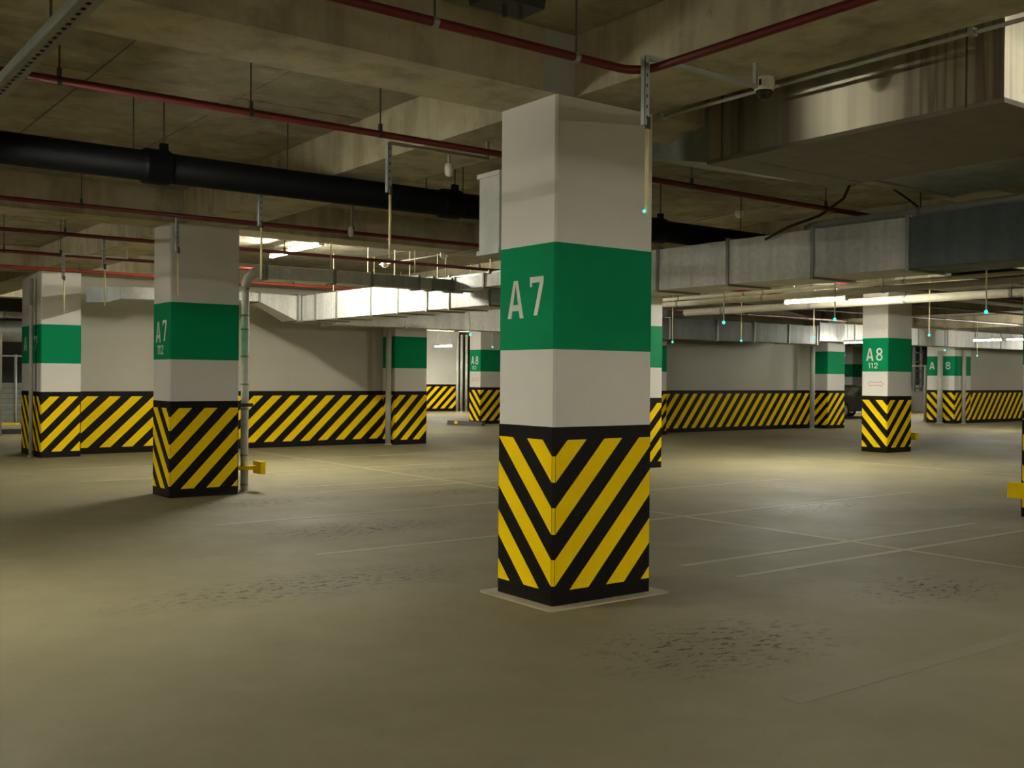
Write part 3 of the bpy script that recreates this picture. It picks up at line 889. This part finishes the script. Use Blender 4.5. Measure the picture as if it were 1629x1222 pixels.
t = thing('smoke_detector', (5.45, 10.2, 2.98), 'small white detector hung beside the beam right of the second pillar', 'detector', 'detectors on white conduit')
MB().lathe((0, 0, 0), [(.02, .05), (.03, 0), (.026, -.04), (.012, -.06)], 14).build('head', 'plastic', t, True)
MB().tube([(0, 0, .05), (0, 0, Z_SLAB - 2.98)], .010, 8).build('stem', 'strut', t)
t = thing('ceiling_speaker', (3.27, 4.42, Z_SLAB), 'dark device with two stubs under the slab at the top edge', 'fitting')
MB().add([(-.17, -.10, -.16), (.17, -.10, -.16), (.17, .10, -.16), (-.17, .10, -.16), (-.19, -.12, 0), (.19, -.12, 0), (.19, .12, 0), (-.19, .12, 0)],
         [(0, 1, 2, 3), (7, 6, 5, 4), (0, 4, 5, 1), (1, 5, 6, 2), (2, 6, 7, 3), (3, 7, 4, 0)]).build('body', 'darksteel', t)
for dx, dy in ((-.03, -.02), (.05, -.05)):
    MB().tube([(dx, dy, -.16), (dx, dy, -.22)], .013, 10).build('stub', 'darksteel', t)

# ------------------------------------------------------------------ poles along the walls
def pole(x, y, r, label, z1=Z_SLAB, rings=()):
    t = thing('pole', (x, y, 0), label, 'pole', 'grey poles at the walls')
    MB().tube([(0, 0, 0), (0, 0, z1)], r, 14).build('shaft', 'pole', t, True)
    MB().tube([(0, 0, 0), (0, 0, .02)], r * 1.5, 14).build('foot', 'pole', t)
    for z in rings:
        MB().tube([(0, 0, z), (0, 0, z + .04)], r * 1.2, 14).build('collar', 'strut', t)
    return t
pole(4.10, 18.90, .032, 'thin grey pole before the leftmost pillar', 3.0, (2.5, 2.85))
pole(10.86, 18.66, .058, 'grey pole at the right end of the left wall', 2.36)
pole(24.72, 18.66, .07, 'grey pole at the right end of the middle wall', 2.36)
pole(32.22, 19.22, .085, 'grey pole between the A and the 8 of the far pillar', 2.4)
pole(32.70, 18.66, .06, 'grey pole at the right of the far A8 pillar', 2.4)
for x, lab in ((23.42, 'leftmost of three vertical pipes beside the distant white wall'), (23.62, 'middle one of three vertical pipes beside the distant white wall'),
               (23.86, 'rightmost of three vertical pipes beside the distant white wall')):
    pole(x, 34.8, .055, lab, 3.1)

# ------------------------------------------------------------------ yellow pillar guards, wheel stop
def guard(x, y, z, label, axis=1):
    t = thing('pillar_guard', (x, y, z), label, 'guard', 'yellow pillar guards')
    MB().tube([(0, 0, 0), (.36, 0, 0)], .028, 12).build('stub', 'yellow', t, True)
    MB().box(.33, .39, -.14, .10, -.075, .075).build('plate', 'yellow', t)
    return t
guard(4.84, 12.05, .28, 'yellow guard sticking out behind the downpipe of the second pillar')
guard(18.76, 12.02, .28, 'yellow guard on the right side of the A8 pillar')
t = thing('pillar_guard', (10.74, 5.42, .28), 'yellow guard block on the pillar at the right edge', 'guard', 'yellow pillar guards')
MB().tube([(0, 0, 0), (-.10, 0, 0)], .03, 12).build('stub', 'yellow', t, True)
MB().box(-.14, -.08, -.08, .14, -.08, .08).build('plate', 'yellow', t)
t = thing('wheel_stop', (17.22, 25.12, 0), 'dark wheel stop with a yellow reflector before the distant pillar', 'wheel stop')
MB().add([(-.10, -.62, 0), (.10, -.62, 0), (.07, -.62, .12), (-.07, -.62, .12), (-.10, .62, 0), (.10, .62, 0), (.07, .62, .12), (-.07, .62, .12)],
         [(0, 1, 2, 3), (7, 6, 5, 4), (0, 4, 5, 1), (1, 5, 6, 2), (2, 6, 7, 3), (3, 7, 4, 0)]).build('block', 'rubberstop', t)
MB().tube([(-.095, .30, .06), (-.07, .30, .065)], .06, 14).build('reflector', 'yellow', t)
t.rotation_euler.z = math.radians(20)

# ------------------------------------------------------------------ far left: ramp side with rail, shutter and round duct
t = thing('handrail', (0, 0, 0), 'grey steel handrail seen past the leftmost pillar', 'rail')
for x in (3.4, 5.72, 8.0):
    MB().tube([(x, 28, 0), (x, 28, 1.87)], .035, 10).build('post', 'rail', t, True)
for z in (.62, 1.83):
    MB().tube([(2.6, 28, z), (9, 28, z)], .022, 10).build('bar', 'rail', t, True)
t = thing('roller_shutter', (0, 0, 0), 'pale grey slatted panel behind the handrail at far left', 'shutter')
for i in range(8):
    MB().box(3.0, 9.0, 29.5, 29.55, .05 + i * .14, .05 + i * .14 + .13).build('slat', 'shutter', t)
t = thing('kerb', (0, 0, 0), 'low dark kerb at the far left edge', 'kerb')
MB().box(2.0, 8.0, 26.2, 26.6, 0, .10).build('block', 'darksteel', t)
MB().box(5.2, 5.7, 27.4, 27.7, 0, .20).build('marker_block', 'yellow', t)
MB().box(2.0, 8.0, 26.6, 27.9, 0, .16).build('pavement', 'skirt', t)
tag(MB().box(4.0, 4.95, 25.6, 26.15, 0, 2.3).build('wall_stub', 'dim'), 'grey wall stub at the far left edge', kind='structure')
tag(MB().box(-4.0, 14.0, 32.0, 32.2, 0, Z_SLAB).build('wall_far_left', 'darksteel'), 'dark-coloured wall standing in for the dark opening behind the far left handrail', kind='structure')  # dark sheet in place of the shaded opening past the rail
t = thing('round_duct', (0, 0, 0), 'thick round galvanised duct at the far left edge', 'duct', 'galvanised air ducts')
MB().tube([(1.5, 28.5, 2.46), (9.5, 28.5, 2.46)], .27, 24).build('duct_run', 'galv', t, True)
for x in (3.0, 5.2, 7.0):
    MB().tube([(x - .03, 28.5, 2.46), (x + .03, 28.5, 2.46)], .285, 24).build('band', 'flange', t)
t = duct('flat duct above the round duct at the far left edge', [('x', 1.5, 9.5, 28.2, 28.6, 2.78, 2.93, [3.2, 4.8, 5.5, 6.6, 8.0])], ['galvbright', 'galv'], rods=[(3.2, 28.4, 2.93), (6.6, 28.4, 2.93)])

# ------------------------------------------------------------------ right distance: cable ladder and barrier, car
t = thing('cable_ladder', (40.4, 25.3, 0), 'dark vertical cable ladder between the two A8 pillars', 'ladder')
for dx in (0, .55):
    MB().box(dx - .05, dx + .05, -.05, .05, .95, Z_SLAB).build('upright', 'darksteel', t)
for i in range(6):
    MB().box(0, .55, -.02, .02, 1.05 + i * .38, 1.10 + i * .38).build('rung', 'darksteel', t)
t = thing('barrier_rail', (33.6, 20.6, 0), 'slim grey barrier frame left of the far A8 pillar', 'rail')
MB().tube([(0, 0, 0), (0, 0, 1.95)], .045, 10).build('post', 'rail', t, True)
MB().tube([(0, 0, 1.92), (0, 1.6, 1.92)], .03, 10).build('bar', 'rail', t, True)
tag(MB().box(30.0, 46.0, 27.0, 27.2, 0, 1.2).build('wall_low', 'white'), 'low pale parapet beyond the far A8 pillar', kind='structure')

def car(x, y):
    t = thing('car', (x, y, 0), 'dark parked car seen left of the A8 pillar', 'car')
    # side profile along X (nose at x=0 pointing to -X), lofted across Y with tumblehome
    prof = [(0.02, .42), (0.0, .62), (.10, .72), (.55, .80), (1.55, .90), (3.9, .95), (4.35, .92), (4.45, .65), (4.38, .40), (3.9, .28), (.5, .28)]
    mb = MB()
    n = len(prof)
    ys = [(0.0, .94, .04), (.10, 1.0, 0), (1.70, 1.0, 0), (1.80, .94, .04)]
    vs = []
    for yy, s, dz in ys:
        for px, pz in prof:
            vs.append((2.2 + (px - 2.2) * s, yy, pz - dz * (1 if pz > .7 else -1)))
    fs = [(i + r * n, (i + 1) % n + r * n, (i + 1) % n + (r + 1) * n, i + (r + 1) * n) for r in range(3) for i in range(n)]
    fs += [tuple(range(n)), tuple(range(4 * n - 1, 3 * n - 1, -1))]
    mb.add(vs, fs).build('body', 'carpaint', t, False)
    g = MB().hexa([(1.50, .12, .87), (4.20, .12, .92), (4.20, 1.68, .92), (1.50, 1.68, .87)],
                  [(2.35, .26, 1.24), (3.75, .26, 1.24), (3.75, 1.54, 1.24), (2.35, 1.54, 1.24)]).build('cabin_glass', 'carglass', t)
    MB().hexa([(2.28, .24, 1.23), (3.82, .24, 1.23), (3.82, 1.56, 1.23), (2.28, 1.56, 1.23)],
              [(2.45, .32, 1.29), (3.65, .32, 1.29), (3.65, 1.48, 1.29), (2.45, 1.48, 1.29)]).build('roof', 'carpaint', t)
    for cx in (.85, 3.6):
        for cy in (-.01, 1.60):
            w = MB().tube([(cx, cy, .33), (cx, cy + .21, .33)], .33, 20).build('wheel', 'rubber', t)
            MB().tube([(cx, cy - .008, .33), (cx, cy + .1, .33)], .20, 14).build('rim', 'alloy', w)
    for cy in (.10, 1.42):
        MB().box(-.01, .14, cy, cy + .28, .58, .70).build('headlight', 'headlight', t)
    MB().box(1.72, 1.86, -.10, .02, .90, 1.01).build('mirror', 'carpaint', t)
    MB().box(-.02, .02, .5, 1.3, .45, .62).build('grille', 'darksteel', t)
    return t
cr = car(31.3, 22.9)
cr.scale = (1, 1, 0.95)
